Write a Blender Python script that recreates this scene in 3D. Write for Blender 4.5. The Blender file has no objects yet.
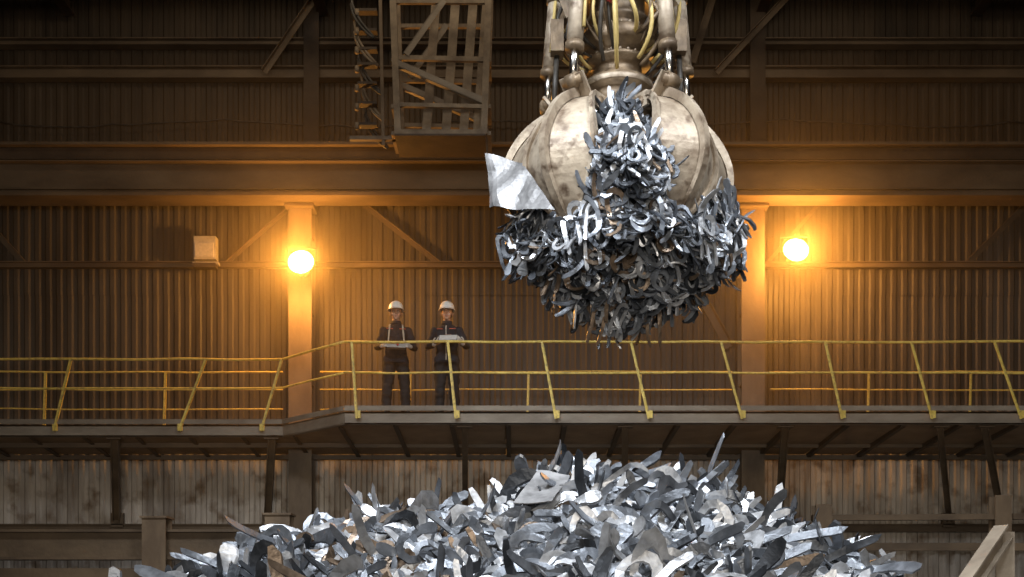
import bpy, math, random
import numpy as np
from mathutils import Vector, Matrix, noise
random.seed(7); rng=np.random.default_rng(7)
F=1100.0; HZ=620.0; CZ=1.6
def P(px,py,Y): return Vector(((px-512)*Y/F, Y, CZ+(HZ-py)*Y/F))
def PX(px,Y): return (px-512)*Y/F
def PZ(py,Y): return CZ+(HZ-py)*Y/F
scene=bpy.context.scene
scene.view_settings.view_transform='Standard'

# ---------------------------------------------------------------- materials
def mat(name,c1,c2,scale=3.0,stretch=(1,1,1),rough=0.7,rough2=None,metal=0.0,bump=0.0,bscale=None,lo=0.35,hi=0.65,c3=None,attr=None):
    m=bpy.data.materials.new(name); m.use_nodes=True
    nt=m.node_tree; N=nt.nodes; L=nt.links
    b=N['Principled BSDF']
    tc=N.new('ShaderNodeTexCoord'); mp=N.new('ShaderNodeMapping'); mp.inputs['Scale'].default_value=stretch
    L.new(tc.outputs['Object'],mp.inputs['Vector'])
    nz=N.new('ShaderNodeTexNoise'); nz.inputs['Scale'].default_value=scale; nz.inputs['Detail'].default_value=8; nz.inputs['Roughness'].default_value=0.62
    L.new(mp.outputs[0],nz.inputs['Vector'])
    cr=N.new('ShaderNodeValToRGB'); e=cr.color_ramp.elements
    e[0].position=lo; e[0].color=(*c1,1); e[1].position=hi; e[1].color=(*c2,1)
    L.new(nz.outputs['Fac'],cr.inputs['Fac']); out=cr.outputs['Color']
    if c3:
        n2=N.new('ShaderNodeTexNoise'); n2.inputs['Scale'].default_value=scale*2.7; n2.inputs['Detail'].default_value=5
        L.new(tc.outputs['Object'],n2.inputs['Vector'])
        r2=N.new('ShaderNodeValToRGB'); r2.color_ramp.elements[0].position=0.52; r2.color_ramp.elements[1].position=0.70
        L.new(n2.outputs['Fac'],r2.inputs['Fac'])
        mx=N.new('ShaderNodeMixRGB'); mx.inputs['Color2'].default_value=(*c3,1)
        L.new(r2.outputs['Color'],mx.inputs['Fac']); L.new(out,mx.inputs['Color1']); out=mx.outputs['Color']
    if attr:
        at=N.new('ShaderNodeAttribute'); at.attribute_name=attr
        mu=N.new('ShaderNodeMixRGB'); mu.blend_type='MULTIPLY'; mu.inputs['Fac'].default_value=1
        L.new(at.outputs['Color'],mu.inputs['Color1']); L.new(out,mu.inputs['Color2']); out=mu.outputs['Color']
    L.new(out,b.inputs['Base Color'])
    b.inputs['Metallic'].default_value=metal; b.inputs['Roughness'].default_value=rough
    if rough2 is not None:
        mr=N.new('ShaderNodeMapRange'); mr.inputs['To Min'].default_value=rough; mr.inputs['To Max'].default_value=rough2
        mr.inputs['From Min'].default_value=0.3; mr.inputs['From Max'].default_value=0.7
        L.new(nz.outputs['Fac'],mr.inputs['Value']); L.new(mr.outputs[0],b.inputs['Roughness'])
    if bump:
        nb=N.new('ShaderNodeTexNoise'); nb.inputs['Scale'].default_value=bscale or scale*4; nb.inputs['Detail'].default_value=6
        L.new(tc.outputs['Object'],nb.inputs['Vector'])
        bp=N.new('ShaderNodeBump'); bp.inputs['Strength'].default_value=bump; bp.inputs['Distance'].default_value=0.02
        L.new(nb.outputs['Fac'],bp.inputs['Height']); L.new(bp.outputs[0],b.inputs['Normal'])
    return m
def emit(name,c,s):
    m=bpy.data.materials.new(name); m.use_nodes=True; b=m.node_tree.nodes['Principled BSDF']
    b.inputs['Base Color'].default_value=(*c,1); b.inputs['Emission Color'].default_value=(*c,1); b.inputs['Emission Strength'].default_value=s
    return m
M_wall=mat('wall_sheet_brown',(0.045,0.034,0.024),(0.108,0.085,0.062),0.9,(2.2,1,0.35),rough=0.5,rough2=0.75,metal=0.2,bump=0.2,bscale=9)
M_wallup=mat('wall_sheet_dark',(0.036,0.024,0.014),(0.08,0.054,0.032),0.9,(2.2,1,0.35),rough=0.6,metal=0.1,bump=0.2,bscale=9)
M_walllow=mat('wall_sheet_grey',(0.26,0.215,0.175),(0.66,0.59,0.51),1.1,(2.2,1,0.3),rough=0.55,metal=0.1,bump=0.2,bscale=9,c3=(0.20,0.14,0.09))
M_beam=mat('beam_paint_brown',(0.075,0.05,0.030),(0.16,0.11,0.065),2.0,(0.5,1,1),rough=0.6,bump=0.25,bscale=20)
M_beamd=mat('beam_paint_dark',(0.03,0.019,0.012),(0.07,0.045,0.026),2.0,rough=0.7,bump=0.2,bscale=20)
M_col=mat('column_paint',(0.12,0.08,0.048),(0.22,0.155,0.095),2.5,(1,1,0.4),rough=0.6,bump=0.2,bscale=15)
M_under=mat('deck_plate_rust',(0.22,0.135,0.075),(0.36,0.235,0.135),2.0,rough=0.65,bump=0.2,bscale=12)
M_fascia=mat('fascia_grey',(0.17,0.135,0.10),(0.30,0.25,0.19),3.0,(0.4,1,1),rough=0.6,bump=0.2,bscale=15)
M_cage=mat('cage_paint',(0.12,0.085,0.055),(0.27,0.205,0.135),3.0,rough=0.6,bump=0.2,bscale=15)
M_yel=mat('rail_yellow',(0.62,0.44,0.08),(0.88,0.66,0.16),6,rough=0.45,bump=0.1,bscale=40,c3=(0.42,0.29,0.10))
M_floor=mat('floor_concrete',(0.06,0.05,0.042),(0.14,0.12,0.10),1.0,rough=0.85,bump=0.4,bscale=6)
M_ceil=mat('ceiling_sheet',(0.03,0.02,0.012),(0.075,0.048,0.028),1.0,rough=0.8)
M_grap=mat('grapple_paint_tan',(0.20,0.15,0.105),(0.52,0.44,0.34),2.6,rough=0.42,rough2=0.6,metal=0.2,bump=0.4,bscale=14,c3=(0.12,0.08,0.052))
M_grapd=mat('grapple_steel_dark',(0.10,0.07,0.045),(0.26,0.19,0.12),5,rough=0.5,metal=0.3,bump=0.3,bscale=20)
M_chrome=mat('rod_chrome',(0.6,0.58,0.55),(0.75,0.73,0.7),8,rough=0.22,metal=1.0)
M_hoseY=mat('hose_yellow',(0.50,0.38,0.14),(0.65,0.5,0.2),8,rough=0.5)
M_hoseK=mat('hose_black',(0.02,0.018,0.015),(0.07,0.06,0.05),8,rough=0.5)
M_red=mat('coupling_red',(0.45,0.04,0.04),(0.6,0.08,0.07),8,rough=0.4)
M_scrap=mat('scrap_steel',(0.5,0.5,0.5),(1,1,1),7,rough=0.28,rough2=0.5,metal=0.5,bump=0.25,bscale=30,attr='pc')
M_plate=mat('scrap_plate_light',(0.16,0.16,0.165),(0.36,0.36,0.37),6,rough=0.5,metal=0.4,bump=0.4,bscale=10)
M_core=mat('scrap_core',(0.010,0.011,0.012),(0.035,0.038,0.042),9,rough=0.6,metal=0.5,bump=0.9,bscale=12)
M_suit=mat('overall_navy',(0.012,0.012,0.017),(0.030,0.028,0.034),8,rough=0.85,bump=0.5,bscale=25)
M_trous=mat('trousers_black',(0.014,0.011,0.011),(0.032,0.026,0.024),8,rough=0.85,bump=0.5,bscale=25)
M_skin=mat('skin',(0.52,0.29,0.19),(0.64,0.38,0.26),9,rough=0.5)
M_lip=mat('lips',(0.36,0.13,0.10),(0.4,0.15,0.12),9,rough=0.5)
M_hair=mat('hair_dark',(0.02,0.013,0.008),(0.05,0.03,0.02),30,rough=0.6)
M_eye=mat('eye_dark',(0.02,0.015,0.012),(0.04,0.03,0.02),20,rough=0.2)
M_eyew=mat('eye_white',(0.7,0.68,0.65),(0.8,0.78,0.75),20,rough=0.3)
M_helm=mat('helmet_white',(0.80,0.78,0.72),(0.90,0.88,0.83),4,rough=0.3)
M_glove=mat('glove_grey',(0.50,0.46,0.40),(0.66,0.62,0.56),20,rough=0.8)
M_boot=mat('boot_leather',(0.02,0.014,0.01),(0.05,0.035,0.025),12,rough=0.5)
M_refl=mat('reflective_trim',(0.45,0.38,0.28),(0.6,0.5,0.38),20,rough=0.4)
M_orng=mat('red_piping',(0.5,0.08,0.04),(0.6,0.11,0.05),20,rough=0.6)
M_paper=mat('paper',(0.62,0.62,0.60),(0.72,0.72,0.7),10,rough=0.6)
M_board=mat('clipboard',(0.18,0.17,0.16),(0.26,0.25,0.24),10,rough=0.4)
M_ctrl=mat('controller_grey',(0.30,0.29,0.27),(0.42,0.40,0.38),10,rough=0.4)
M_box=mat('lampbox_grey',(0.34,0.29,0.22),(0.48,0.42,0.33),10,rough=0.5)
M_lamp=emit('sodium_lens',(1.0,0.52,0.14),30.0)

# ---------------------------------------------------------------- mesh builder
def frame(d,up=None):
    d=Vector(d).normalized()
    up=Vector(up) if up else Vector((0,0,1))
    if abs(d.dot(up))>0.98: up=Vector((0,1,0)) if abs(d.y)<0.9 else Vector((1,0,0))
    s=d.cross(up).normalized(); u=s.cross(d).normalized()
    return d,s,u
class MB:
    def __init__(s): s.v=[]; s.f=[]; s.m=[]; s.sm=[]; s.mats=[]
    def mi(s,m):
        if m not in s.mats: s.mats.append(m)
        return s.mats.index(m)
    def add(s,vs,fs,m,smooth=False):
        o=len(s.v); s.v+= [tuple(x) for x in vs]; k=s.mi(m)
        for f in fs: s.f.append(tuple(i+o for i in f)); s.m.append(k); s.sm.append(smooth)
    def box(s,c,size,m,R=None):
        x,y,z=[a/2 for a in size]; vs=[]
        for a in (-x,x):
            for b in (-y,y):
                for d in (-z,z):
                    p=Vector((a,b,d)); p=R@p if R else p; vs.append(p+Vector(c))
        s.add(vs,[(0,1,3,2),(4,6,7,5),(0,4,5,1),(2,3,7,6),(0,2,6,4),(1,5,7,3)],m)
    def beam(s,a,b,w,h,m,up=None):
        a=Vector(a);b=Vector(b); d,sd,u=frame(b-a,up); vs=[]
        for p in (a,b):
            for i,j in ((-1,-1),(1,-1),(1,1),(-1,1)): vs.append(p+sd*(i*w/2)+u*(j*h/2))
        s.add(vs,[(3,2,1,0),(4,5,6,7),(0,1,5,4),(1,2,6,5),(2,3,7,6),(3,0,4,7)],m)
    def ibeam(s,a,b,w,h,m,t=0.03,up=None):
        a=Vector(a);b=Vector(b); d,sd,u=frame(b-a,up)
        s.beam(a+u*(h/2-t/2),b+u*(h/2-t/2),w,t,m,up); s.beam(a-u*(h/2-t/2),b-u*(h/2-t/2),w,t,m,up)
        s.beam(a,b,t,h-2*t,m,up)
    def angle(s,a,b,w,m,t=0.012,up=None):
        a=Vector(a);b=Vector(b); d,sd,u=frame(b-a,up)
        s.beam(a,b,t,w,m,up); s.beam(a+sd*(w/2)-u*(w/2-t/2),b+sd*(w/2)-u*(w/2-t/2),w,t,m,up)
    def chain(s,pts,rads,m,n=12,caps=True,smooth=True):
        pts=[Vector(p) for p in pts]
        if not hasattr(rads,'__len__'): rads=[rads]*len(pts)
        vs=[];fs=[]; prev=None
        for i,p in enumerate(pts):
            t=(pts[min(i+1,len(pts)-1)]-pts[max(i-1,0)])
            if t.length<1e-9: t=Vector((0,0,1))
            t.normalize()
            if prev is None: d,sd,u=frame(t)
            else:
                sd=(prev-t*prev.dot(t)); 
                if sd.length<1e-5: d,sd,u=frame(t)
                sd.normalize(); u=sd.cross(t)
            prev=sd; r=rads[i]
            if hasattr(r,'__len__'): ra,rb=r
            else: ra=rb=r
            for k in range(n):
                a=2*math.pi*k/n; vs.append(p+sd*(math.cos(a)*ra)+u*(math.sin(a)*rb))
        for i in range(len(pts)-1):
            for k in range(n):
                a=i*n+k;b=i*n+(k+1)%n; fs.append((a,b,b+n,a+n))
        if caps:
            fs.append(tuple(range(n))[::-1]); fs.append(tuple((len(pts)-1)*n+k for k in range(n)))
        s.add(vs,fs,m,smooth)
    def tube(s,a,b,r,m,n=12,r2=None): s.chain([a,b],[r,r if r2 is None else r2],m,n)
    def lathe(s,prof,c,m,n=32,smooth=True,axis=None):
        vs=[];fs=[]; c=Vector(c)
        R=axis or Matrix.Identity(3)
        for r,z in prof:
            for k in range(n):
                a=2*math.pi*k/n; vs.append(c+R@Vector((r*math.cos(a),r*math.sin(a),z)))
        for i in range(len(prof)-1):
            for k in range(n):
                a=i*n+k;b=i*n+(k+1)%n; fs.append((a,b,b+n,a+n))
        fs.append(tuple(range(n))[::-1]); fs.append(tuple((len(prof)-1)*n+k for k in range(n)))
        s.add(vs,fs,m,smooth)
    def ell(s,c,r,m,R=None,nu=20,nv=12):
        vs=[];fs=[];c=Vector(c)
        for j in range(nv+1):
            ph=math.pi*(j/nv)
            for i in range(nu):
                a=2*math.pi*i/nu
                p=Vector((r[0]*math.sin(ph)*math.cos(a),r[1]*math.sin(ph)*math.sin(a),-r[2]*math.cos(ph)))
                if R: p=R@p
                vs.append(c+p)
        for j in range(nv):
            for i in range(nu):
                a=j*nu+i;b=j*nu+(i+1)%nu; fs.append((a,b,b+nu,a+nu))
        s.add(vs,fs,m,True)
    def obj(s,name,parent=None,loc=None):
        me=bpy.data.meshes.new(name); me.from_pydata(s.v,[],s.f)
        for m in s.mats: me.materials.append(m)
        me.polygons.foreach_set('material_index',s.m); me.polygons.foreach_set('use_smooth',s.sm); me.update()
        o=bpy.data.objects.new(name,me); scene.collection.objects.link(o)
        if parent: o.parent=parent
        if loc is not None: o.location=loc
        return o
def empty(name,loc=(0,0,0)):
    o=bpy.data.objects.new(name,None); o.location=loc; scene.collection.objects.link(o); return o
def remesh(o,vox,smooth=2,fold=0.0,fs=9.0):
    md=o.modifiers.new('r','REMESH'); md.mode='VOXEL'; md.voxel_size=vox; md.use_smooth_shade=True
    if smooth:
        sm=o.modifiers.new('s','SMOOTH'); sm.iterations=smooth; sm.factor=0.5
    dg=bpy.context.evaluated_depsgraph_get(); me=bpy.data.meshes.new_from_object(o.evaluated_get(dg))
    mats=[m for m in o.data.materials]; o.modifiers.clear(); o.data=me
    me.materials.clear()
    for m in mats: me.materials.append(m)
    if fold:
        ns=[v.normal.copy() for v in me.vertices]
        for v,nn in zip(me.vertices,ns):
            p=v.co; q=Vector((p.x*fs,p.y*fs,p.z*fs*1.7)); v.co=p+nn*fold*(noise.noise(q)+0.5*noise.noise(q*2.1))
    for p in me.polygons: p.use_smooth=True
    return o

YW=20.6; XL,XR=-14.0,14.0; ZC=13.4
# ---------------------------------------------------------------- room shell
def corrugated(mb,x0,x1,z0,z1,y,m,pitch=0.2,depth=0.024):
    xs=[];ys=[]; x=x0; 
    while x<x1:
        for dx,dy in ((0,0),(0.07,0),(0.10,-depth),(0.17,-depth)):
            xs.append(x+dx*pitch/0.2); ys.append(y+dy)
        x+=pitch
    n=len(xs); vs=[(xs[i],ys[i],z0) for i in range(n)]+[(xs[i],ys[i],z1) for i in range(n)]
    mb.add(vs,[(i,i+1,i+1+n,i+n) for i in range(n-1)],m)
mb=MB()
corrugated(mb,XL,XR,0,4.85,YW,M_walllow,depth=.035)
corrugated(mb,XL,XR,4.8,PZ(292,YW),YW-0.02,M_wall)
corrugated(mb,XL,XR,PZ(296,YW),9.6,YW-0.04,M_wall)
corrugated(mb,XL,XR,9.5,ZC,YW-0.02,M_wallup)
mb.add([(XL,YW+.03,0),(XR,YW+.03,0),(XR,YW+.03,ZC),(XL,YW+.03,ZC)],[(0,1,2,3)],M_wallup)
mb.obj('wall_back')
for nm,x in (('wall_left',XL),('wall_right',XR)):
    mb=MB(); mb.box((x+(-0.1 if x<0 else 0.1),6,ZC/2),(0.2,30,ZC),M_wallup)
    for i in range(60): mb.box((x+(0.02 if x<0 else -0.02),-8.6+i*0.49,ZC/2),(0.05,0.2,ZC-0.1),M_wall)
    mb.obj(nm)
mb=MB(); mb.box((0,6,-0.1),(28.4,30,0.2),M_floor); mb.obj('floor')
mb=MB(); mb.box((0,6,ZC+0.12),(28.4,30,0.2),M_ceil)
for i in range(70): mb.box((-13.8+i*0.4,6,ZC+0.005),(0.18,29,0.05),M_ceil)
mb.obj('ceiling')
def girt(name,parts):
    mb=MB()
    for a in parts: a(mb)
    return mb.obj(name)
XLi,XRi=XL+0.06,XR-0.06
def hb(py0,py1,Y,m,depth=0.12,x0=XLi,x1=XRi):
    def f(mb):
        za,zb=PZ(py0,Y),PZ(py1,Y); h=abs(za-zb)
        mb.ibeam((x0,Y,(za+zb)/2),(x1,Y,(za+zb)/2),depth,h,m,t=min(0.02,h/4))
    return f
girt('wall_girt',[hb(262,268,20.45,M_beam)])
girt('wall_girt',[hb(68,80,20.42,M_beam,0.2)])
girt('wall_girt',[hb(524,532,20.45,M_beam)])
girt('wall_girt',[hb(40,47,20.42,M_beam,0.2)])
girt('wall_girt',[hb(543,548,20.45,M_beam)])
# runway girder
mb=MB(); Y=19.8
z0,z1=PZ(200,Y),PZ(152,Y)
mb.beam((XLi,Y,z1),(XRi,Y,z1),0.75,0.05,M_beam); mb.beam((XLi,Y-.05,z0),(XRi,Y-.05,z0),0.5,0.06,M_beam)
mb.beam((XLi,Y-0.12,(z0+z1)/2-.1),(XRi,Y-0.12,(z0+z1)/2-.1),0.03,z1-z0-.2,M_beam)
mb.beam((XLi,Y-0.25,z1-0.14),(XRi,Y-0.25,z1-0.14),0.04,0.20,M_beamd)
mb.beam((XLi,Y-0.2,z1-0.27),(XRi,Y-0.2,z1-0.27),0.16,0.02,M_beam)
mb.beam((XLi,Y-0.16,z0+0.14),(XRi,Y-0.16,z0+0.14),0.07,0.03,M_beam)
mb.beam((XLi,Y,z1+0.09),(XRi,Y,z1+0.09),0.07,0.12,M_beamd)
mb.obj('crane_runway_girder')
def column(px,Y,w):
    mb=MB(); x=PX(px,Y); H=z0-0.04
    mb.box((x,Y-0.17,H/2),(w,0.03,H),M_col); mb.box((x,Y+0.17,H/2),(w,0.03,H),M_col); mb.box((x,Y,H/2),(0.03,0.32,H),M_col)
    for z in (2.0,3.6,5.9,7.2,8.6): mb.box((x,Y,z),(w-0.04,0.30,0.02),M_col)
    mb.box((x,Y,0.02),(w+0.3,0.6,0.04),M_col)
    mb.box((x+0.15,Y+0.12,(z1+ZC)/2+.1),(0.28,0.03,ZC-z1-.3),M_beamd); mb.box((x+0.15,Y+0.24,(z1+ZC)/2+.1),(0.03,0.2,ZC-z1-.3),M_beamd)
    mb.box((x,Y-0.1,H-.03),(w+0.1,0.45,0.04),M_beam)
    return mb.obj('steel_column')
column(302,20.15,0.42); column(751,20.15,0.42)
mb=MB()
def diag(p,q,Y,w=0.1,m=M_beam): mb.angle(P(*p,Y),P(*q,Y),w,m,up=(0,-1,0))
diag((365,203),(442,263),20.45,.08); diag((0,233),(26,262),20.45); diag((965,262),(1022,205),20.45)
diag((700,285),(733,345),20.45,.14,M_col); diag((225,262),(290,205),20.45,.06)
diag((820,205),(770,262),20.45,.06)
diag((640,262),(720,205),20.45,.06)
mb.obj('wall_bracing')
mb=MB()
diag((690,60),(712,-10),20.0,.12); diag((715,70),(790,-10),20.0,.1); diag((262,70),(330,-30),20.0,.1)
for i,y in enumerate((18.2,19.4)):
    mb.ibeam((XLi,y,ZC-0.18),(XRi,y,ZC-0.18),0.16,0.24,M_beam)
for x in (-11.5,-8.2,-3.5,1.5,4.6,8.6,12):
    mb.ibeam((x,6,ZC-0.45),(x,20.4,ZC-0.45),0.2,0.3,M_beamd)
mb.beam((XLi,18.6,ZC-1.0),(XRi,18.6,ZC-1.0),0.12,0.14,M_beam)
mb.beam((XLi,17.4,ZC-1.6),(XRi,17.4,ZC-1.6),0.12,0.10,M_beam)
for x in (-12,-7.6,-4.2,-.5,3.6,7.8,12): 
    mb.angle((x,18.6,ZC-1),(x+.9,18.4,ZC-.1),0.08,M_beam); mb.angle((x,17.4,ZC-1.6),(x+1.2,17.4,ZC-.1),0.08,M_beam)
mb.obj('roof_truss')
mb=MB(); pts=[P(0+i*16,124+3*math.sin(i*0.35)+ (i%7==0)*-2,20.4) for i in range(65)]
mb.chain(pts,0.015,M_hoseK,6); mb.obj('power_cable')

# ---------------------------------------------------------------- walkway
ZD=PZ(412,17.8); th=0.20
YA,YB=19.0,17.8; XA=PX(283,YA); XB=PX(345,YB)
foot=[(XLi,YA),(XA,YA),(XB,YB),(XRi,YB),(XRi,20.35),(XLi,20.35)]
mb=MB(); n=6
mb.add([(x,y,ZD) for x,y in foot]+[(x,y,ZD-0.02) for x,y in foot],[tuple(range(n)),tuple(range(n,2*n))[::-1]]+[(i,i+n,(i+1)%n+n,(i+1)%n) for i in range(n)],M_under)
zu=ZD-th
edge=[(XLi,YA),(XA,YA),(XB,YB),(XRi,YB)]
for (a,b) in zip(edge[:-1],edge[1:]):
    A=Vector((*a,ZD-th/2));B=Vector((*b,ZD-th/2)); d=(B-A).normalized()
    mb.beam(A,B,0.02,th,M_fascia)
    for dz in (th/2-0.012,-th/2+0.012):
        o=Vector((-d.y,d.x,0))*0.035+Vector((0,0,dz)); mb.beam(A+o,B+o,0.09,0.022,M_fascia)
def soff(x): return YB+0.12 if x>XB else (YA+0.08 if x<XA else YA+(x-XA)/(XB-XA)*(YB-YA)+0.15)
x=XLi+0.05; k=0
while x<XRi-.1:
    x2=min(x+0.9,XRi-.05)
    mb.add([(x,soff(x),zu+.03),(x2,soff(x2),zu+.03),(x2,20.33,zu-.10),(x,20.33,zu-.10)],[(0,1,2,3)],M_under)
    mb.angle((x,soff(x),zu+0.02),(x,20.32,zu-0.14),0.07,M_beamd); x+=0.92
for y,zz in ((19.5,-.04),(20.28,-.14)):
    mb.beam((XLi,y,zu+zz-.03),(XRi,y,zu+zz-.03),0.06,0.08,M_beam)
mb.obj('elevated_walkway')
for px,w,s in ((115,.13,0),(272,.13,-0.1),(465,.10,0),(625,.1,0),(785,.12,-0.1),(940,.1,0.2),(985,.12,0.35)):
    mb=MB(); yf=17.95 if px>300 else 19.1
    x=PX(px,yf); xb=x*20.3/yf+s
    top=Vector((x,yf,zu-0.03)); bot=Vector((xb,20.38,PZ(520,20.42)))
    mb.ibeam(top,bot,w,w,M_beam,t=0.018,up=(1,0,0))
    mb.box((x,yf,zu-0.02),(0.25,0.16,0.02),M_beam); mb.box((xb,20.44,bot.z),(0.22,0.1,0.26),M_beam)
    mb.obj('walkway_bracket')
def rail(name,path,posts,lean=0.0,rows=(1.12,0.62),toe=True,r=0.022,wob=0.012):
    mb=MB()
    for row in rows:
        pts=[]
        for (a,b) in zip(path[:-1],path[1:]):
            k=max(2,int((Vector(b)-Vector(a)).length/0.8))
            for i in range(k):
                p=Vector(a).lerp(Vector(b),i/k); pts.append(Vector((p.x,p.y,ZD+row+random.uniform(-wob,wob))))
        p=Vector(path[-1]); pts.append(Vector((p.x,p.y,ZD+row)))
        mb.chain(pts,r if row>1 else r*0.8,M_yel,8)
    for (x,y,l) in posts:
        zb=ZD-0.12 if toe else ZD+.005
        a=Vector((x,y,zb));b=Vector((x+l,y,ZD+1.12)); mb.angle(a,b,0.04,M_yel,t=0.008,up=(0,1,0))
        if toe: mb.box((x,y,ZD-0.05),(0.08,0.03,0.12),M_yel)
    if toe:
        for (a,b) in zip(path[:-1],path[1:]): mb.beam((a[0],a[1],ZD+0.05),(b[0],b[1],ZD+0.05),0.006,0.08,M_fascia)
    return mb.obj(name)
yp=17.73
posts=[(PX(b,yp),yp,PX(t,yp)-PX(b,yp)) for b,t in ((358,353),(457,449),(557,543),(650,632),(743,722),(843,826),(933,912),(1022,995))]
posts+=[(9.8,yp,-.3),(11.3,yp,-.3),(12.8,yp,-.3)]
rail('guard_rail',[(XB,yp),(XR-0.1,yp)],posts)
ya=18.93
posts=[(PX(b,ya),ya,PX(t,ya)-PX(b,ya)) for b,t in ((-70,-50),(55,72),(180,207),(262,283))]+[(-12.,ya,.3)]
rail('guard_rail',[(XL+0.1,ya),(XA,ya),(XB-.01,yp+0.01)],posts)
yb=19.9
posts=[(PX(b,yb),yb,0.03) for b in (45,165,410,528,640,868,970)]+[(PX(-80,yb),yb,0),(PX(1090,yb),yb,0)]
for a,b in ((XL+.1,PX(283,yb)),(PX(320,yb),PX(732,yb)),(PX(770,yb),XR-.1)):
    rail('guard_rail',[(a,yb),(b,yb)],[p for p in posts if a<p[0]<b],toe=False,rows=(1.12,0.8,0.45),r=0.018)

# ---------------------------------------------------------------- lower structures
mb=MB(); Y=17.0
mb.ibeam((XLi,Y,PZ(545,Y)),(PX(292,Y),Y,PZ(545,Y)),0.3,PZ(530,Y)-PZ(560,Y),M_beam,t=0.04)
mb.beam((XLi,Y-.02,PZ(575,Y)),(PX(292,Y),Y-.02,PZ(575,Y)),0.2,0.2,M_beam)
for px,top,w in ((155,518,.36),(278,515,.38),(-60,518,.36)):
    x=PX(px,Y-0.25); h=PZ(top,Y-0.25)
    mb.box((x,Y-0.3,h/2),(w,0.03,h),M_col); mb.box((x,Y,h/2),(w,0.03,h),M_col); mb.box((x,Y-0.15,h/2),(0.03,0.3,h),M_col)
    mb.box((x,Y-0.15,h+0.01),(w+0.05,0.4,0.03),M_col)
mb.obj('charging_bay_frame')
mb=MB()
mb.beam((PX(812,Y),Y,PZ(518,Y)),(XRi,Y,PZ(514,Y)),0.12,0.09,M_beam); mb.beam((PX(812,Y),Y,PZ(547,Y)),(XRi,Y,PZ(547,Y)),0.12,0.12,M_beam)
for px,top in ((822,505),(1000,496),(1080,500)):
    x=PX(px,Y); h=PZ(top,Y); mb.ibeam((x,Y,0),(x,Y,h),0.25,0.25,M_col,t=0.03)
mb.obj('barrier_frame')
mb=MB(); a=P(935,600,9.0); b=P(1004,532,9.6)
mb.ibeam((a.x-.1,8.9,CZ-.2),b,0.13,0.15,M_fascia,t=0.02); mb.ibeam((b.x,9.65,0),(b.x,9.65,b.z),0.16,0.16,M_fascia,t=0.02)
mb.obj('chute_support_beam')

# ---------------------------------------------------------------- lamps
LP=430
def lamp(px,py,Y,arm):
    e=empty('sodium_floodlight',P(px,py,Y)); mb=MB()
    R=Matrix.Rotation(math.radians(72),3,'X')
    mb.lathe([(0.02,-0.30),(0.10,-0.28),(0.11,-0.12),(0.17,-0.05),(0.235,0.02),(0.235,0.04),(0.20,0.04),(0.20,0.02)],(0,0.05,0),M_box,28,axis=R)
    mb.beam((-0.25,0.10,0),(-0.25,0.12,0.27),0.02,0.04,M_beamd);mb.beam((0.25,0.10,0),(0.25,0.12,0.27),0.02,0.04,M_beamd);mb.beam((-0.26,0.12,0.27),(0.26,0.12,0.27),0.04,0.02,M_beamd)
    mb.beam((0,0.12,0.27),(0,arm,0.27),0.05,0.05,M_beamd)
    mb.obj('housing',e)
    mb=MB(); mb.ell((0,0.0,0),(0.225,0.225,0.12),M_lamp,R=R); mb.obj('lens',e)
    l=bpy.data.lights.new('sodium_bulb','POINT'); l.energy=LP; l.color=(1.0,0.43,0.08); l.shadow_soft_size=0.12
    o=bpy.data.objects.new('bulb_light',l); scene.collection.objects.link(o); o.parent=e; o.location=(0,-0.30,-0.08)
lamp(301,262,19.5,0.45); lamp(796,250,19.9,0.58)
mb=MB(); c=P(207,252,20.3)
mb.box(c+Vector((0,-.06,0.03)),(0.40,0.2,0.42),M_box); mb.box(c+Vector((0,-.17,-0.02)),(0.34,0.03,0.26),M_refl); mb.beam(c+Vector((-.24,-.05,-.24)),c+Vector((.24,-.05,-.24)),0.12,0.05,M_box)
mb.beam(c+Vector((0,.05,-.1)),c+Vector((0,.22,-.1)),0.06,0.06,M_box)
mb.box(c+Vector((0,-.12,-0.30)),(0.42,0.16,0.08),M_beamd)
mb.obj('wall_junction_box')
# ---------------------------------------------------------------- crane service cage + festoon
e=empty('crane_service_cage'); mb=MB(); Y=17.0
def q(px,py,dy=0): return P(px,py,Y)+Vector((0,dy,0))
topy=-140
for dy in (0,0.7):
    mb.ibeam(q(388,topy,dy),q(398,135,dy),0.10,0.10,M_cage,t=0.02,up=(0,1,0)); mb.ibeam(q(493,topy,dy),q(484,135,dy),0.10,0.10,M_cage,t=0.02,up=(0,1,0))
    mb.beam(q(392,58,dy),q(490,60,dy),0.06,0.07,M_cage); mb.beam(q(394,105,dy),q(488,107,dy),0.06,0.06,M_cage); mb.beam(q(396,133,dy),q(486,133,dy),0.08,0.08,M_cage)
    mb.beam(q(392,2,dy),q(490,2,dy),0.06,0.06,M_cage)
    mb.angle(q(395,66,dy),q(482,104,dy),0.09,M_fascia,up=(0,1,0)); mb.angle(q(442,0,dy),q(404,54,dy),0.09,M_fascia,up=(0,1,0))
for px in (393,489):
    for py in (60,106,133): mb.beam(q(px,py),q(px,py,.7),0.06,0.06,M_cage)
for i,px in enumerate((424,444,462,476)):
    mb.beam(q(px+14,-60,0.35),q(px,130,0.35),0.14,0.02,M_cage,up=(0,1,0))
mb.box(q(440,136,.35),(1.4,0.8,0.03),M_beamd)
mb.obj('lattice_frame',e)
mb=MB()
for k in range(5):
    pts=[q(350+k*3+24*(0.5-0.5*math.cos(t*6.28)) ,-10+k*26+ 40*math.sin(t*3.1416)+t*10,0.1+k*.06) for t in np.linspace(0,1,14)]
    mb.chain(pts,0.022,random.choice((M_hoseK,M_cage)),8)
for k in range(7):
    mb.box(q(366,4+k*19+random.uniform(-3,3),.2),(0.30,0.14,0.04),M_beamd); mb.tube(q(356,6+k*19,.1),q(356,12+k*19,.1),0.035,M_cage)
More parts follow.
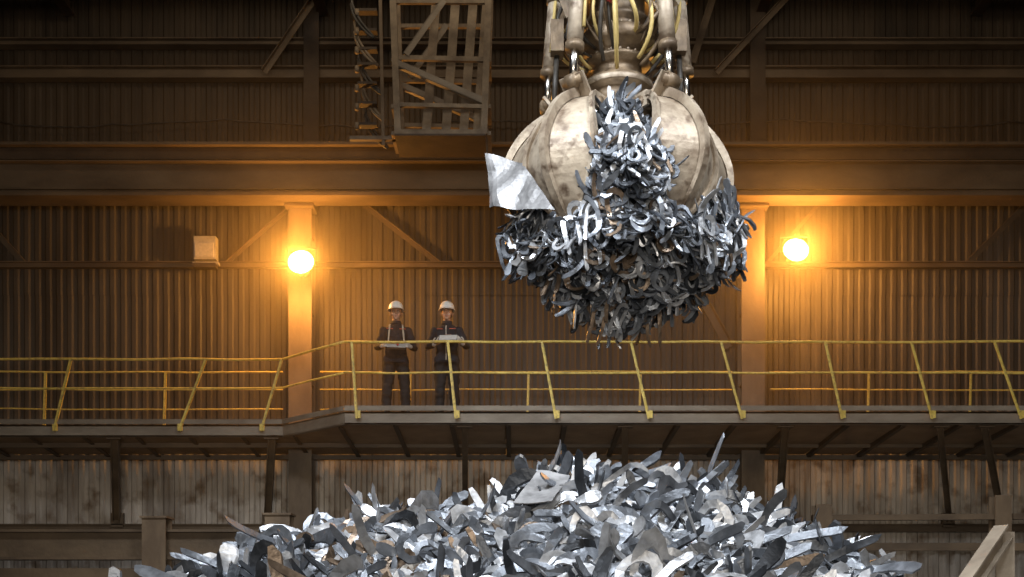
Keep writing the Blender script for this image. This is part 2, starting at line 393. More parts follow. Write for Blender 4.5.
mb.beam(q(376,topy,.2),q(382,140,.2),0.05,0.05,M_beam)
mb.beam(q(348,133,.2),q(400,133,.2),0.08,0.06,M_cage)
mb.obj('cable_festoon',e)

# ---------------------------------------------------------------- scrap pieces
def arc(cx,cy,r,a0,a1,n): return [(cx+r*math.cos(math.radians(a0+(a1-a0)*i/(n-1))),cy+r*math.sin(math.radians(a0+(a1-a0)*i/(n-1)))) for i in range(n)]
variants=[]
def var(path,w): 
    path=np.array(path,float); path-=path.mean(0)
    variants.append((path,np.array(w,float)))
# 0 hook with tail
var(arc(0.0,0,.074,215,-100,12)+[(-0.05,-0.085),(-0.12,-0.098),(-0.19,-0.090),(-0.25,-0.062),(-.27,-.045)],[.012,.019,.022,.021,.019,.018,.018,.018,.018,.019,.020,.021,.022,.023,.022,.019,.012])
# 1 open ring / horseshoe
var(arc(0,0,.095,148,-148,15),[.018,.027,.028,.025,.022,.020,.019,.019,.019,.020,.022,.025,.028,.027,.018])
# 2 crescent strip
var([(-.24,-.03),(-.225,-.018),(-.19,.010),(-.13,.04),(-.06,.060),(.02,.062),(.10,.042),(.16,0.008),(.20,-.040),(.22,-.08),(.222,-.095)],[.010,.016,.019,.020,.020,.020,.021,.021,.020,.017,.010])
# 3 bone
var([(-.225,0),(-.21,0),(-.18,0),(-.15,0),(-.09,.0),(-.02,.008),(.05,.008),(.12,0),(.17,0),(.20,0),(.22,0),(.23,0)],[.014,.026,.032,.026,.015,.012,.012,.016,.028,.034,.026,.014])
# 4 S hook
var(arc(-.10,0,.065,60,300,8)+[(-.02,-.03),(.03,0.0)]+arc(.11,0.03,.06,200,-30,7),[.010,.017,.018,.018,.018,.018,.018,.018,.018,.018,.018,.018,.018,.018,.018,.017,.010])
# 5 wide offcut
var([(-.165,-.02),(-.15,-.015),(-.12,0),(-.06,.02),(0,.02),(.06,.01),(.12,-.02),(.16,-.045),(.17,-.05)],[.012,.035,.045,.048,.040,.044,.036,.024,.008])
# 6 eyelet with tail
var(arc(0,0,.066,180,-185,15)+[(-.085,-.02),(-.13,-.035),(-.20,-.035),(-.27,-.015),(-.285,-.005)],[.018]*15+[.019,.020,.021,.018,.012])
# 7 long U link
var([(.20,.060),(.17,.060),(.10,.062),(.02,.060)]+arc(-.10,0,.059,90,270,7)+[(.02,-.060),(.10,-.062),(.17,-.055),(.20,-.045)],[.010,.016,.017,.017,.018,.02,.021,.022,.021,.02,.018,.017,.017,.016,.010])
PW_P=(0,0,0,6,6,6,1,1,1,1,7,7,4,2,3); PW_G=(0,0,0,6,6,6,2,2,4,4,7,7,7,1,1,3)
def piece(vi,scale,bend,twist):
    path,w=variants[vi]; path=path*scale; w=w*scale
    t=np.gradient(path,axis=0); t/=np.linalg.norm(t,axis=1)[:,None]+1e-9
    nn=np.stack([-t[:,1],t[:,0]],1)
    A=path+nn*w[:,None]; B=path-nn*w[:,None]
    ph=random.uniform(0,6.28)
    def z(q): return bend*(q[:,0]**2) + twist*q[:,0]*q[:,1]+ 0.010*np.sin(q[:,0]*18+ph)
    T=0.005*scale+0.003
    za,zb=z(A),z(B)
    return np.concatenate([np.c_[A,za+T],np.c_[B,zb+T],np.c_[B,zb-T],np.c_[A,za-T]])
faces_cache={}
def pfaces(n):
    if n not in faces_cache:
        f=[]
        for i in range(n-1):
            for k in range(4):
                a=k*n+i; b=((k+1)%4)*n+i; f.append((a,a+1,b+1,b))
        f.append((0,n,2*n,3*n)); f.append((n-1,4*n-1,3*n-1,2*n-1))
        faces_cache[n]=np.array(f)
    return faces_cache[n]
def piececol(rustp,br):
    u=random.random()
    if u<rustp: c=np.array((0.26,0.19,0.135))*random.uniform(.6,1.3)
    elif u<0.30: c=np.array((0.065,0.072,0.085))*random.uniform(.5,1.5)
    elif u<0.76: c=np.array((0.22,0.24,0.275))*random.uniform(.6,1.4)
    else: c=np.array((0.62,0.64,0.68))*random.uniform(.75,1.2)
    return c*br
def scrapmesh(name,items,parent=None,PW=PW_P,br=1.0):
    Vs=[];Fs=[];Cs=[];off=0
    for (pos,R,sc,rust) in items:
        vi=random.choice(PW); V=piece(vi,sc,random.gauss(0,1.3),random.gauss(0,2.0))
        n=len(V)//4; V=V@np.array(R).T+np.array(pos); Vs.append(V); Fs.append(pfaces(n)+off); off+=len(V)
        c=piececol(rust,br); Cs.append(np.tile(np.r_[c,1.0],(len(V),1)))
    V=np.concatenate(Vs);Fa=np.concatenate(Fs);C=np.concatenate(Cs)
    me=bpy.data.meshes.new(name); me.vertices.add(len(V)); me.vertices.foreach_set('co',V.ravel())
    me.loops.add(Fa.size); me.loops.foreach_set('vertex_index',Fa.ravel().astype(np.int32))
    me.polygons.add(len(Fa)); me.polygons.foreach_set('loop_start',np.arange(0,Fa.size,4,dtype=np.int32)); me.polygons.foreach_set('loop_total',np.full(len(Fa),4,dtype=np.int32))
    me.update(calc_edges=True); me.validate()
    me.polygons.foreach_set('use_smooth',np.zeros(len(me.polygons),dtype=bool))
    ca=me.color_attributes.new('pc','FLOAT_COLOR','POINT'); ca.data.foreach_set('color',C.ravel().astype(np.float32))
    me.materials.append(M_scrap)
    o=bpy.data.objects.new(name,me); scene.collection.objects.link(o)
    if parent: o.parent=parent
    return o
def basis(nrm,ydir,jit):
    nrm=Vector(nrm).normalized(); x=Vector(ydir)-nrm*Vector(ydir).dot(nrm)
    if x.length<1e-4: x=nrm.orthogonal()
    x.normalize(); y=nrm.cross(x); R=Matrix((x,y,nrm)).transposed()
    J=Matrix.Rotation(random.gauss(0,jit),3,'X')@Matrix.Rotation(random.gauss(0,jit),3,'Y')
    return R@J
# ---- pile
YR=9.3
tab=[(215,581),(240,571),(300,555),(340,544),(420,532),(510,518),(545,500),(600,490),(650,492),(700,502),(760,528),(820,561),(865,585)]
tx=[];tz=[]
for px,py in tab: tx.append(PX(px,YR)); tz.append(PZ(py,YR))
tx=[tx[0]-4.2]+tx+[tx[-1]+3.0]; tz=[0.0]+tz+[0.0]
def ph(x,y):
    r=float(np.interp(x,tx,tz)); d=y-YR
    h=r-0.50*max(0,math.sqrt(d*d+0.05)-0.22)
    h+=0.10*noise.noise(Vector((x*1.3,y*1.3,0)))+0.05*noise.noise(Vector((x*3.3,y*3.3,4)))
    return h
e=empty('scrap_metal_pile'); mb=MB(); nx,ny=90,70
xs=np.linspace(-6.9,6.2,nx); ys=np.linspace(3.4,15.3,ny)
vs=[(x,y,max(0.0,ph(x,y)-0.16)) for y in ys for x in xs]
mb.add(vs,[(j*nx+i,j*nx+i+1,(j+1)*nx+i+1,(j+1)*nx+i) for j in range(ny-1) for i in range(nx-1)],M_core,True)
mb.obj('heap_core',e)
items=[]
def addp(x,y,lo,hi,sc,jit,face):
    h=ph(x,y)
    if h<0.08: return
    gx=-(ph(x+.15,y)-ph(x-.15,y))/.3; gy=-(ph(x,y+.15)-ph(x,y-.15))/.3
    side=-1 if y<YR+.3 else 1
    g=Vector((gx+random.gauss(0,.25),gy+side*face*random.uniform(.4,1.2),.8))
    a=random.uniform(0,6.28)
    R=basis(g,(math.cos(a),math.sin(a),random.uniform(-.5,.5)),jit)
    rust=0.02+0.28*max(0,1-abs(x+1.0)/.8)*(1 if y<9.6 else 0.5)
    items.append(((x,y,h+random.uniform(lo,hi)),R,sc*random.uniform(.8,1.2),rust))
for k in range(3800): addp(random.uniform(-3.6,3.6),random.uniform(6.9,9.9),-.16,.0,1.2,.3,.3)
for k in range(1900): addp(random.uniform(-3.6,3.6),random.uniform(7.0,9.7),-.02,.08,1.5,.15,.9)
for k in range(2800): addp(random.uniform(-6.3,5.7),random.uniform(3.6,14.5),-.14,.06,1.3,.28,.5)
for k in range(40):
    x=random.gauss(1.0,.9); y=random.uniform(8.6,9.3); h=ph(x,y)
    if h<1: continue
    a=random.uniform(-.7,.7); R=basis((math.sin(a),-math.cos(a),random.uniform(.2,.9)),(random.uniform(-1,1),0,.5),0.25)
    items.append(((x,y,h+0.08),R,random.uniform(1.1,1.5),.02))
scrapmesh('stampings',items,e)
def bentplate(name,corners,parent,amp=.03,m=M_plate,n=10):
    mb=MB(); A,B,C,D=[Vector(c) for c in corners]; vs=[]
    nr=(B-A).cross(D-A).normalized()
    for s in (0,.008):
        for j in range(n+1):
            for i in range(n+1):
                u,v=i/n,j/n; p=A.lerp(B,u).lerp(D.lerp(C,u),v)
                vs.append(p+nr*(amp*noise.noise(p*3)*2+s))
    N1=(n+1)*(n+1); fs=[]
    for j in range(n):
        for i in range(n):
            a=j*(n+1)+i; fs.append((a,a+1,a+n+2,a+n+1)); fs.append((a+N1,a+n+1+N1,a+n+2+N1,a+1+N1))
    for i in range(n):
        fs.append((i,i+N1,i+1+N1,i+1)); a=n*(n+1)+i; fs.append((a,a+1,a+1+N1,a+N1))
        a=i*(n+1); fs.append((a,a+n+1,a+n+1+N1,a+N1)); a=i*(n+1)+n; fs.append((a,a+N1,a+n+1+N1,a+n+1))
    mb.add(vs,fs,m,False); return mb.obj(name,parent)
bentplate('scrap_plate',(P(513,502,8.55),P(552,502,8.45),P(570,476,8.9),P(538,472,9.0)),e)

# ---------------------------------------------------------------- grapple
GX,GY=PX(617,12),12.0
G=empty('orange_peel_grapple',(GX,GY,0)); PV=7.05
mb=MB()
bp_=[(0.10,7.02),(.24,7.06),(.34,7.16),(.42,7.24),(.44,7.42),(.36,7.47),(.33,7.52),(.33,7.60),(.39,7.62),(.39,7.72),(.30,7.76),(.27,7.82),(.27,7.90),(.36,7.92),(.36,7.96),(.29,7.98),(.29,8.04),(.41,8.08),(.43,8.11),(.43,8.20),(.40,8.23),(.33,8.25),(.32,8.32),(.36,8.34),(.36,8.40),(.30,8.42),(.30,8.5)]
mb.lathe([(r,z-.31) for r,z in bp_]+[(.30,8.36),(.52,8.38),(.55,8.42),(.55,8.54),(.5,8.58),(.25,8.6),(.22,8.9),(.22,9.1)],(0,0,0),M_grapd,40)
for k in range(24):
    a=k*math.pi/12; mb.tube((.385*math.cos(a),.385*math.sin(a),7.91),(.385*math.cos(a),.385*math.sin(a),7.94),0.018,M_grap,6)
    mb.tube((.335*math.cos(a),.335*math.sin(a),7.65),(.335*math.cos(a),.335*math.sin(a),7.68),0.015,M_grap,6)
mb.lathe([(.395,7.33),(.40,7.34),(.40,7.38),(.395,7.39)],(0,0,0),M_grap,40)
mb.obj('rotator_body',G)
AZ=[-42,40,-92,90,-148,148]
prof=[(0.44,0.0),(0.60,0.03),(0.80,-0.05),(0.99,-0.20),(1.13,-0.40),(1.20,-0.62),(1.17,-0.86),(1.02,-1.12),(0.80,-1.36)]
wid=[0.07,0.12,0.22,0.32,0.41,0.46,0.42,0.26,0.03]
def cr(tab,t):
    n=len(tab)-1; x=t*n; i=min(int(x),n-1); f=x-i
    g=lambda k:np.array(tab[max(0,min(n,k))],float)
    p0,p1,p2,p3=g(i-1),g(i),g(i+1),g(i+2)
    return 0.5*((2*p1)+(-p0+p2)*f+(2*p0-5*p1+4*p2-p3)*f*f+(-p0+3*p1-3*p2+p3)*f**3)
for ti,az in enumerate(AZ):
    a=math.radians(az); D=Vector((math.sin(a),-math.cos(a),0)); T=Vector((math.cos(a),math.sin(a),0)); Zv=Vector((0,0,1))
    mb=MB(); nu,nv=28,14; vs=[];
    def sp(t,s,off=0):
        r,z=cr(prof,t); w=float(cr([[x] for x in wid],t)[0]); y=s*w
        r2,z2=cr(prof,min(1,t+.01)); r1,z1_=cr(prof,max(0,t-.01)); tg=Vector((r2-r1,z2-z1_)).normalized(); no=Vector((-tg.y,tg.x))
        rr=r-0.20*y*y-0.42*abs(y)+off*no.x; zz=z+off*no.y
        return D*rr+T*y+Zv*(PV+zz)
    for off in (0,-0.035):
        for i in range(nu+1):
            for j in range(nv+1): vs.append(sp(i/nu,-1+2*j/nv,off))
    N1=(nu+1)*(nv+1); fs=[]
    for i in range(nu):
        for j in range(nv):
            q0=i*(nv+1)+j; fs.append((q0,q0+nv+1,q0+nv+2,q0+1)); fs.append((q0+N1,q0+1+N1,q0+nv+2+N1,q0+nv+1+N1))
        for j in (0,nv):
            q0=i*(nv+1)+j; fs.append((q0,q0+N1,q0+nv+1+N1,q0+nv+1))
    for j in range(nv):
        fs.append((j,j+1,j+1+N1,j+N1)); q0=nu*(nv+1)+j; fs.append((q0,q0+N1,q0+1+N1,q0+1))
    mb.add(vs,fs,M_grap,False)
    for s0,hw,hh,t0,t1 in ((0,.04,.11,0.0,.99),(-0.97,.022,.045,.10,.97),(0.97,.022,.045,.10,.97)):
        vs=[];K=24
        for i in range(K+1):
            t=t0+(t1-t0)*i/K; h=hh*(1-.6*(i/K)) if s0==0 else hh
            c=sp(t,s0,0); o=sp(t,s0,h)
            for pnt,sg in ((c,-1),(o,-1),(o,1),(c,1)): vs.append(pnt+T*(sg*hw))
        fs=[(i*4+k,i*4+(k+1)%4,(i+1)*4+(k+1)%4,(i+1)*4+k) for i in range(K) for k in range(4)]+[(0,1,2,3),(K*4+3,K*4+2,K*4+1,K*4)]
        mb.add(vs,fs,M_grap)
    hp=D*0.46+Zv*(PV+0.0)
    mb.tube(hp-T*0.14,hp+T*0.14,0.06,M_grapd,16)
    for sg in (-1,1):
        mb.beam(D*0.30+Zv*(PV+.0)+T*sg*.11,D*0.56+Zv*(PV+0.02)+T*sg*.11,0.04,0.16,M_grap)
        mb.beam(D*0.62+Zv*(PV-.02)+T*sg*.07,D*0.80+Zv*(PV+0.20)+T*sg*.07,0.03,0.17,M_grap,up=tuple(T))
    mb.tube(D*.77+Zv*(PV+.15)-T*.12,D*.77+Zv*(PV+.15)+T*.12,0.045,M_grapd,14)
    mb.obj('tine_%d'%(ti+1),G)
    mb=MB(); A=D*.66+Zv*8.42; B=D*.77+Zv*(PV+.15); d=(B-A)
    mb.tube(A,A+d*.70,0.085,M_grap,20); mb.tube(A+d*.67,A+d*.73,0.10,M_grapd,20); mb.tube(A+d*.02,A+d*.08,0.10,M_grapd,20)
    mb.tube(A+d*.62,B,0.045,M_chrome,16); mb.tube(B-T*.065,B+T*.065,0.075,M_grapd,16); mb.tube(A-T*.1,A+T*.1,0.06,M_grapd,14)
    mb.beam(D*.3+Zv*8.46,D*.72+Zv*8.46,0.14,0.14,M_grapd)
    mb.tube(A+d*.1+T*.11,A+d*.55+T*.11,0.018,M_hoseY,8)
    mb.obj('hydraulic_cylinder_%d'%(ti+1),G)
mb=MB()
for k in range(34):
    a=random.uniform(-1.9,1.9); r0=random.uniform(.3,.42); r1=random.uniform(.42,.62); z0_=random.uniform(7.4,7.85); z1_=random.uniform(8.0,8.6); sw=random.uniform(-.45,.45)
    pts=[]
    for t in np.linspace(0,1,14):
        r=r0+(r1-r0)*t+0.20*math.sin(math.pi*t); aa=a+sw*t; pts.append((r*math.sin(aa),-r*math.cos(aa),z0_+(z1_-z0_)*t-0.12*math.sin(math.pi*t)*(1-t)))
    mb.chain(pts,random.choice((.014,.018,.022)),random.choice((M_hoseY,M_hoseK,M_hoseK,M_grapd)),8)
mb.tube((-0.14,-.58,8.10),(-0.14,-.58,8.40),0.055,M_red,16); mb.tube((-0.14,-.58,8.02),(-0.14,-.58,8.10),0.075,M_red,6)
mb.tube((-0.14,-.58,8.06),(-0.10,-.36,7.95),0.03,M_grapd,8)
mb.beam((-.62,-.35,8.30),(-.50,-.42,7.95),.10,.12,M_grapd); mb.beam((.52,-.5,8.05),(.66,-.35,8.40),.12,.10,M_grap)
for sx in (-.66,.66):
    mb.box((sx,-.1,7.88),(.14,.2,.34),M_grapd); mb.tube((sx,-.1,7.7),(sx*1.05,-.1,7.1),.03,M_hoseK,8); mb.beam((sx,-.1,8.0),(sx*.7,-.05,8.44),.05,.05,M_grapd)
mb.obj('hoses',G)
mb=MB()
mb.box((0,0,9.35),(.7,.5,.6),M_grap); mb.lathe([(.3,-.12),(.33,-.1),(.28,0),(.33,.1),(.3,.12)],(0,0,9.75),M_grapd,24,axis=Matrix.Rotation(math.pi/2,3,'X'))
for sx in (-.28,.28):
    for sy in (-.1,.1): mb.tube((sx,sy,9.7),(sx,sy,12.4),.02,M_hoseK,8)
mb.box((0,0,12.85),(2.2,1.6,1.0),M_grapd)
mb.obj('hoist_block_and_ropes',G)
# load
def lr(z,az):
    zz=[4.85,4.95,5.15,5.35,5.60,5.85,6.1,6.45,6.8,7.02]; rr=[.03,.14,.42,.74,1.06,1.22,1.14,.85,.5,.12]
    r=float(np.interp(z,zz,rr))
    r*=1+0.18*noise.noise(Vector((az*1.8,z*2.5,0)))+.08*math.sin(az)
    inn=max(0,1-abs(abs(az)-0.74)/0.48)
    if z>5.60: r=min(r,1.3-0.78*min(1,inn*2.2)*min(1,(z-5.60)/.16))
    if z>6.05 and abs(az)>0.4: r=min(r,.80)
    f=max(0,1-abs(az)/0.36)
    r+=f*float(np.interp(z,[5.5,5.9,6.4,6.8,7.02],[0,.20,.40,.46,.25]))
    return r
mb=MB(); vs=[];nz_,na=30,40
for j in range(nz_+1):
    z=4.95+(6.95-4.95)*j/nz_
    for i in range(na):
        az=-math.pi+2*math.pi*i/na; r=max(.02,lr(z,az)-.20); vs.append((r*math.sin(az),-r*math.cos(az),z))
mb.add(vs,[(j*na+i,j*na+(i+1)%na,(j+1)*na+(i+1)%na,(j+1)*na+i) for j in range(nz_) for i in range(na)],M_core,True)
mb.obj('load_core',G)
items=[]
cnt=0
while cnt<3000:
    z=random.uniform(4.9,7.0); az=random.uniform(-math.pi,math.pi); r=lr(z,az)
    if random.random()>r/1.25+0.1: continue
    if abs(az)>1.9 and random.random()<.4: continue
    cnt+=1
    behind=(z>5.65 and 0.42<abs(az)<1.1)
    r+=random.uniform(-.18,.0)+(abs(random.gauss(0,.06)) if z<5.7 else 0)
    Dv=Vector((math.sin(az),-math.cos(az),0)); Tv=Vector((math.cos(az),math.sin(az),0))
    dirv=Vector((0,0,-1))*random.uniform(.5,1.2)+Dv*(random.uniform(-.2,.2) if behind else random.uniform(.2,.8))+Tv*random.gauss(0.1,.5)
    nrm=Dv*random.uniform(.5,1.0)+Vector((0,0,random.uniform(.1,.8)))+Tv*random.gauss(0,.3)
    R=basis(nrm,dirv,.2); rust=.03 if z>5.45 else .18
    items.append(((r*Dv.x,r*Dv.y,z),R,random.uniform(.85,1.25),rust))
for k in range(60):
    z=random.uniform(4.72,5.3); items.append(((random.gauss(0,.14),-random.uniform(0,.4),z),basis((random.uniform(-1,1),-1,0),(random.uniform(-.4,.4),0,-1),.3),random.uniform(.8,1.2),.2))
for k in range(260):
    z=random.uniform(5.05,5.8); az=random.uniform(-1.7,1.8); r=lr(z,az)+.05
    items.append(((r*math.sin(az),-r*math.cos(az),z-.14),basis((random.uniform(-.5,.5)+math.sin(az),-1,0.2),(random.uniform(-.6,.8),0,-1),.3),random.uniform(1.0,1.35),.08))
scrapmesh('scrap_load',items,G,PW_G,1.35)
def gl(px,py,Y): return P(px,py,Y)-Vector((GX,GY,0))
bentplate('sheet_offcut',(gl(490,208,11.6),gl(556,211,11.05),gl(522,162,11.6),gl(488,156,11.8)),G,.06)

# ---------------------------------------------------------------- people
def person(name,x,y,zb,pose,turn):
    E=empty(name,(x,y,zb)); E.rotation_euler=(0,0,turn)
    mb=MB(); m=M_suit
    mb.chain([(0,0,.90),(0,0,1.0),(0,0,1.12),(0,-.005,1.25),(0,0,1.36),(0,.005,1.44),(0,.01,1.49)],[(.15,.11),(.16,.12),(.158,.118),(.178,.128),(.185,.128),(.14,.10),(.075,.07)],m,24)
    mb.ell((0,0,.93),(.162,.12,.10),m)
    for sx in (-1,1):
        el,wr=pose['arms'][0 if sx<0 else 1]
        sh=Vector((sx*.175,0,1.385)); el=Vector(el); wr=Vector(wr)
        mb.ell(sh,(.070,.070,.070),m); mb.chain([sh,sh.lerp(el,.5),el],[.068,.061,.052],m,16); mb.ell(el,(.053,.053,.053),m)
        mb.chain([el,el.lerp(wr,.5),el.lerp(wr,.93)],[.053,.048,.040],m,16)
        hp=Vector((sx*.09,0,.92)); kn=Vector((sx*pose['st'],-.02,.50)); an=Vector((sx*pose['st']*1.15,.01,.10))
        mb.ell(hp,(.10,.105,.10),m); mb.chain([hp,hp.lerp(kn,.5),kn,kn.lerp(an,.5),an],[.105,.095,.078,.076,.078],m,16); mb.ell(kn,(.078,.078,.078),m)
    mb.chain([(0,.01,1.46),(0,-.005,1.58)],[.058,.055],m,16)
    o=mb.obj('body',E); remesh(o,.014,3,fold=.012)
    me=o.data; me.materials.clear()
    for mm in (M_suit,M_trous,M_skin): me.materials.append(mm)
    for p in me.polygons:
        c=p.center
        p.material_index=2 if (c.z>1.515 and abs(c.x)<.1) else (1 if (c.z<.86 and abs(c.x)<.35) else 0)
    mb=MB()
    mb.lathe([(.082,1.475),(.088,1.48),(.077,1.535),(.070,1.53)],(0,.003,0),M_suit,24)
    ring=[(.172*math.cos(t),.130*math.sin(t),.87) for t in np.linspace(0,2*math.pi,25)]
    mb.chain(ring,[(.012,.022)]*25,M_suit,8,caps=False)
    mb.box((0,-.125,1.16),(.012,.02,.56),M_refl if pose['zip'] else M_trous)
    for sx in (-1,1):
        mb.box((sx*.09,-.126,1.32),(.09,.014,.10),M_suit); mb.box((sx*.09,-.132,1.365),(.09,.01,.022),M_trous)
        mb.beam((sx*.14,-.098,1.395),(sx*.05,-.120,1.39),.010,.012,M_orng)
    mb.obj('jacket_details',E)
    mb=MB()
    for sx in (-1,1):
        ax=sx*pose['st']*1.15
        mb.chain([(ax,.01,.20),(ax,.01,.08)],[.07,.065],M_boot,16)
        mb.ell((ax+sx*.015,-.06,.055),(.052,.135,.05),M_boot); mb.ell((ax,.02,.06),(.05,.07,.06),M_boot)
        mb.box((ax+sx*.01,-.055,.012),(.10,.28,.024),M_boot)
    mb.obj('boots',E)
    HZ0=1.665; mb=MB()
    mb.ell((0,0.0,HZ0+.025),(.078,.098,.098),M_skin); mb.ell((0,-.022,HZ0-.05),(.060,.072,.072),M_skin); mb.ell((0,-.066,HZ0-.092),(.028,.022,.020),M_skin)
    mb.chain([(0,-.092,HZ0+.02),(0,-.108,HZ0-.012),(0,-.112,HZ0-.025)],[.010,.014,.017],M_skin,10)
    mb.ell((0,-.085,HZ0+.030),(.05,.016,.012),M_skin)
    for sx in (-1,1): mb.ell((sx*.082,.01,HZ0-.005),(.012,.022,.034),M_skin); mb.ell((sx*.042,-.060,HZ0-.03),(.022,.02,.022),M_skin); mb.ell((sx*.014,-.105,HZ0-.028),(.009,.011,.009),M_skin)
    mb.chain([(0,.01,HZ0-.02),(0,.01,HZ0-.14)],[.055,.056],M_skin,16)
    o=mb.obj('head',E); remesh(o,.005,4)
    mb=MB()
    for sx in (-1,1):
        mb.ell((sx*.031,-.083,HZ0+.010),(.014,.010,.007),M_eyew); mb.ell((sx*.031,-.090,HZ0+.010),(.006,.004,.006),M_eye)
        mb.beam((sx*.014,-.098,HZ0+.029),(sx*.05,-.090,HZ0+.029),.007,.006,M_hair)
        mb.ell((sx*.076,.02,HZ0+.03),(.010,.035,.035),M_hair)
    mb.ell((0,.04,HZ0+.0),(.074,.068,.07),M_hair)
    mb.ell((0,-.092,HZ0-.060),(.024,.008,.004),M_lip); mb.ell((0,-.091,HZ0-.067),(.020,.008,.005),M_lip)
    if pose.get('glasses'):
        for sx in (-1,1):
            mb.chain([(sx*.031+.020*math.cos(t),-.100,HZ0+.010+.015*math.sin(t)) for t in np.linspace(0,6.283,13)],.0025,M_eye,6)
            mb.beam((sx*.051,-.099,HZ0+.014),(sx*.084,0,HZ0+.01),.003,.004,M_eye)
        mb.beam((-.012,-.101,HZ0+.013),(.012,-.101,HZ0+.013),.003,.003,M_eye)
    mb.obj('face_details',E)
    mb=MB(); hz=HZ0+.055
    prof=[(.128,0),(.122,.012),(.118,.04),(.108,.075),(.085,.108),(.05,.126),(.004,.131)]
    vs=[];n=32
    for r,z in prof:
        for k in range(n):
            a=2*math.pi*k/n; f=-math.sin(a); rr=r*(1+.02*f)
            vs.append((rr*.93*math.cos(a),rr*1.12*math.sin(a)+.0,hz+z+.008*f))
    fs=[(i*n+k,i*n+(k+1)%n,(i+1)*n+(k+1)%n,(i+1)*n+k) for i in range(len(prof)-1) for k in range(n)]
    mb.add(vs,fs,M_helm,True)
    vs=[]
    for ring_i,(r,z) in enumerate(((.118,.010),(.136,-.002),(.136,-.009),(.112,-.004))):
        for k in range(n):
            a=2*math.pi*k/n; f=max(0,-math.sin(a)); ex=.045*f**3 if ring_i in (1,2) else 0
            vs.append((r*.93*math.cos(a),(r*1.12)*math.sin(a)-ex,hz+z-ex*.25))
    mb.add(vs,[(i*n+k,i*n+(k+1)%n,((i+1)%4)*n+(k+1)%n,((i+1)%4)*n+k) for i in range(4) for k in range(n)],M_helm,True)
    mb.chain([(0,-.125+.0,hz+.03),(0,-.105,hz+.085),(0,-.05,hz+.128),(0,.03,hz+.132),(0,.09,hz+.10)],[(.014,.006)]*5,M_helm,8)
    for sx in (-1,1): mb.chain([(sx*.085,-.01,hz-.0),(sx*.075,-.035,HZ0-.07),(0,-.06,HZ0-.118)],.003,M_hair,6)
    mb.obj('hard_hat',E)
    for sx in (-1,1):
        i=0 if sx<0 else 1
        wr=Vector(pose['arms'][i][1]); hd=Vector(pose['hand'][i][0]).normalized(); pn=Vector(pose['hand'][i][1]); pn=(pn-hd*pn.dot(hd)).normalized()
        sd=hd.cross(pn).normalized(); ts=pose['hand'][i][2]
        mb=MB()
        R=Matrix((sd,hd,pn)).transposed()
        mb.chain([wr-hd*.03,wr+hd*.02],[.032,.03],M_glove,12)
        mb.ell(wr+hd*.055,(.043,.052,.019),M_glove,R=R)
        for k,(off,L) in enumerate(((-.030,.068),(-.010,.078),(.011,.073),(.031,.058))):
            off*=-ts
            b=wr+hd*.09+sd*off; c1=b+hd*L*.42+pn*L*.12; c2=c1+hd*L*.18+pn*L*.34; c3=c2-hd*L*.06+pn*L*.26
            mb.chain([wr+hd*.055+sd*off*.8,b,c1,c2,c3],[.0105,.0105,.0098,.009,.0078],M_glove,10)
            mb.ell(c3,(.008,.008,.008),M_glove,nu=10,nv=6)
        b=wr+hd*.025+sd*(.032*ts)
        mb.chain([b,b+sd*ts*.022+hd*.022+pn*.012,b+sd*ts*.026+hd*.048+pn*.03,b+sd*ts*.018+hd*.062+pn*.045],[.014,.0125,.011,.009],M_glove,10)
        o=mb.obj('hand_'+('right' if sx<0 else 'left'),E); remesh(o,.0042,1)
    return E
SC=(1.12,1.12,1.04)
yP=18.3
p1=dict(arms=[((-.27,.03,1.12),(-.205,-.20,1.09)),((.27,.03,1.12),(.205,-.20,1.09))],
        hand=[((.35,-.93,0),(1,.3,.0),1),((-.35,-.93,0),(-1,.3,0),-1)],st=.13,zip=False,glasses=True)
E1=person('steel_worker',PX(396,yP),yP,ZD,p1,0.12); E1.scale=SC
mb=MB(); cz=1.08
mb.box((0,-.27,cz),(.27,.13,.085),M_ctrl); mb.box((0,-.27,cz+.045),(.23,.10,.012),M_hoseK)
for sx in (-1,1):
    mb.tube((sx*.07,-.27,cz+.045),(sx*.07,-.275,cz+.085),.008,M_hoseK,8); mb.ell((sx*.07,-.276,cz+.09),(.014,.014,.014),M_hoseK)
    mb.beam((sx*.10,-.135,1.37),(sx*.12,-.215,cz+.03),.022,.005,M_refl)
    mb.chain([(sx*.10,-.135,1.37),(sx*.095,-.09,1.46),(sx*.075,.03,1.50)],[(.012,.005)]*3,M_refl,8)
mb.tube((0.02,-.335,cz),(0.02,-.345,cz),.018,M_red,12)
mb.obj('radio_controller',E1)
p2=dict(arms=[((-.285,.04,1.15),(-.16,-.21,1.12)),((.285,.03,1.14),(.25,-.23,1.12))],
        hand=[((.6,-.75,.25),(.3,.3,.9),1),((-.35,-.9,.25),(-.6,.0,.8),-1)],st=.105,zip=True)
E2=person('steel_worker',PX(447,yP),yP,ZD,p2,-0.05); E2.scale=SC
mb=MB(); R=Matrix.Rotation(math.radians(38),3,'X')
c=Vector((.05,-.315,1.19)); mb.box(c,(.28,.20,.008),M_board,R); mb.box(c+R@Vector((0,-.0,.007)),(.25,.18,.004),M_paper,R); mb.box(c+R@Vector((0,.09,.012)),(.09,.025,.012),M_chrome,R)
mb.obj('clipboard',E2)

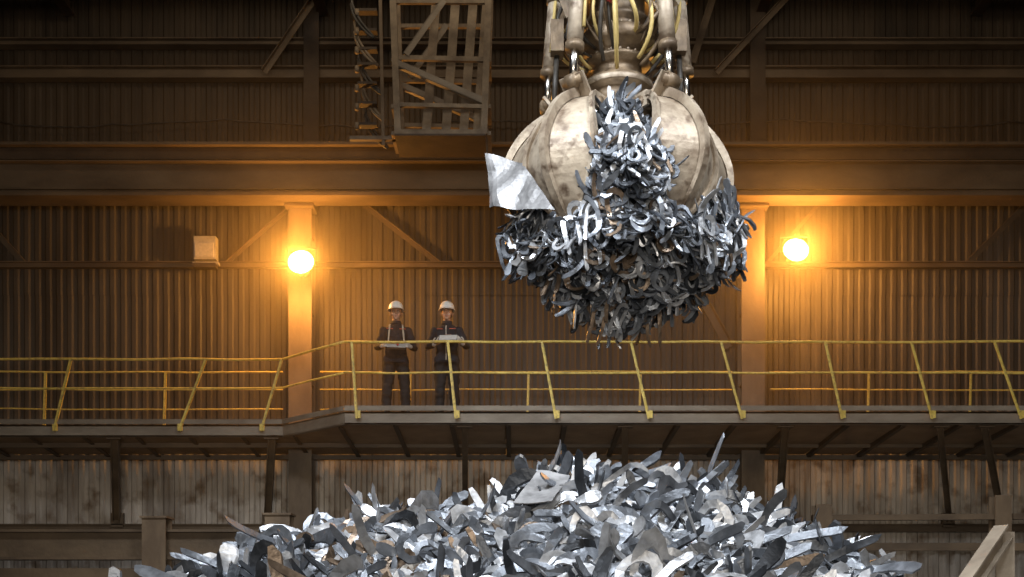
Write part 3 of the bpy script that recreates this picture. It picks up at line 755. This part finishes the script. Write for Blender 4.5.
# ---------------------------------------------------------------- lighting
def area(name,loc,target,size,power,col,spread=180):
    l=bpy.data.lights.new(name,'AREA'); l.shape='RECTANGLE'; l.size=size[0]; l.size_y=size[1]; l.energy=power; l.color=col; l.spread=math.radians(spread)
    o=bpy.data.objects.new(name,l); scene.collection.objects.link(o); o.location=loc
    d=Vector(target)-Vector(loc); o.rotation_euler=d.to_track_quat('-Z','Y').to_euler(); return o
area('added_fill_light',(-3.5,4.5,12.8),(0.7,10.0,4),(4,2),560,(0.90,0.95,1.0),85)  # unseen area light, added as cool fill from above on pile and grapple
area('added_fill_light',(5.0,5.5,12.8),(1.0,10.3,4),(3,2),320,(0.92,0.96,1.0),85)  # second added overhead fill, from the right, no fitting modelled
area('added_fill_light',(0,-6,3.0),(0,19,3.4),(8,2.5),400,(1.0,0.90,0.76),110)  # added low fill behind the camera, brightens lower wall and deck underside
area('added_fill_light',(0,15.4,12.9),(0,20,10.5),(14,.8),110,(1.0,0.80,0.55))  # added fill that brightens the upper wall and roof steel
w=bpy.data.worlds.new('World'); scene.world=w; w.use_nodes=True
w.node_tree.nodes['Background'].inputs[0].default_value=(0.9,0.80,0.67,1); w.node_tree.nodes['Background'].inputs[1].default_value=0.18
mv=bpy.data.materials.new('lamp_glare_scatter'); mv.use_nodes=True; nt=mv.node_tree  # warm scatter material that imitates lens glare near the sodium lamps
for nd in list(nt.nodes):
    if nd.type!='OUTPUT_MATERIAL': nt.nodes.remove(nd)
vsn=nt.nodes.new('ShaderNodeVolumeScatter'); vsn.inputs['Density'].default_value=0.045; vsn.inputs['Anisotropy'].default_value=0.72; vsn.inputs['Color'].default_value=(1,.8,.5,1)
nt.links.new(vsn.outputs[0],nt.nodes['Material Output'].inputs['Volume'])
mb=MB(); mb.box((0,(16.6+20.5)/2,7.3),(27.8,3.9,6.2),mv); mb.obj('lamp_glare_volume')  # scatter box added to produce the orange halo around the two lamps
# ---------------------------------------------------------------- camera
cam=bpy.data.cameras.new('Camera'); cam.sensor_width=36; cam.lens=F/1024*36; cam.shift_y=(HZ-288.5)/1024
co=bpy.data.objects.new('Camera',cam); scene.collection.objects.link(co); co.location=(0,0,CZ); co.rotation_euler=(math.pi/2,0,0)
scene.camera=co
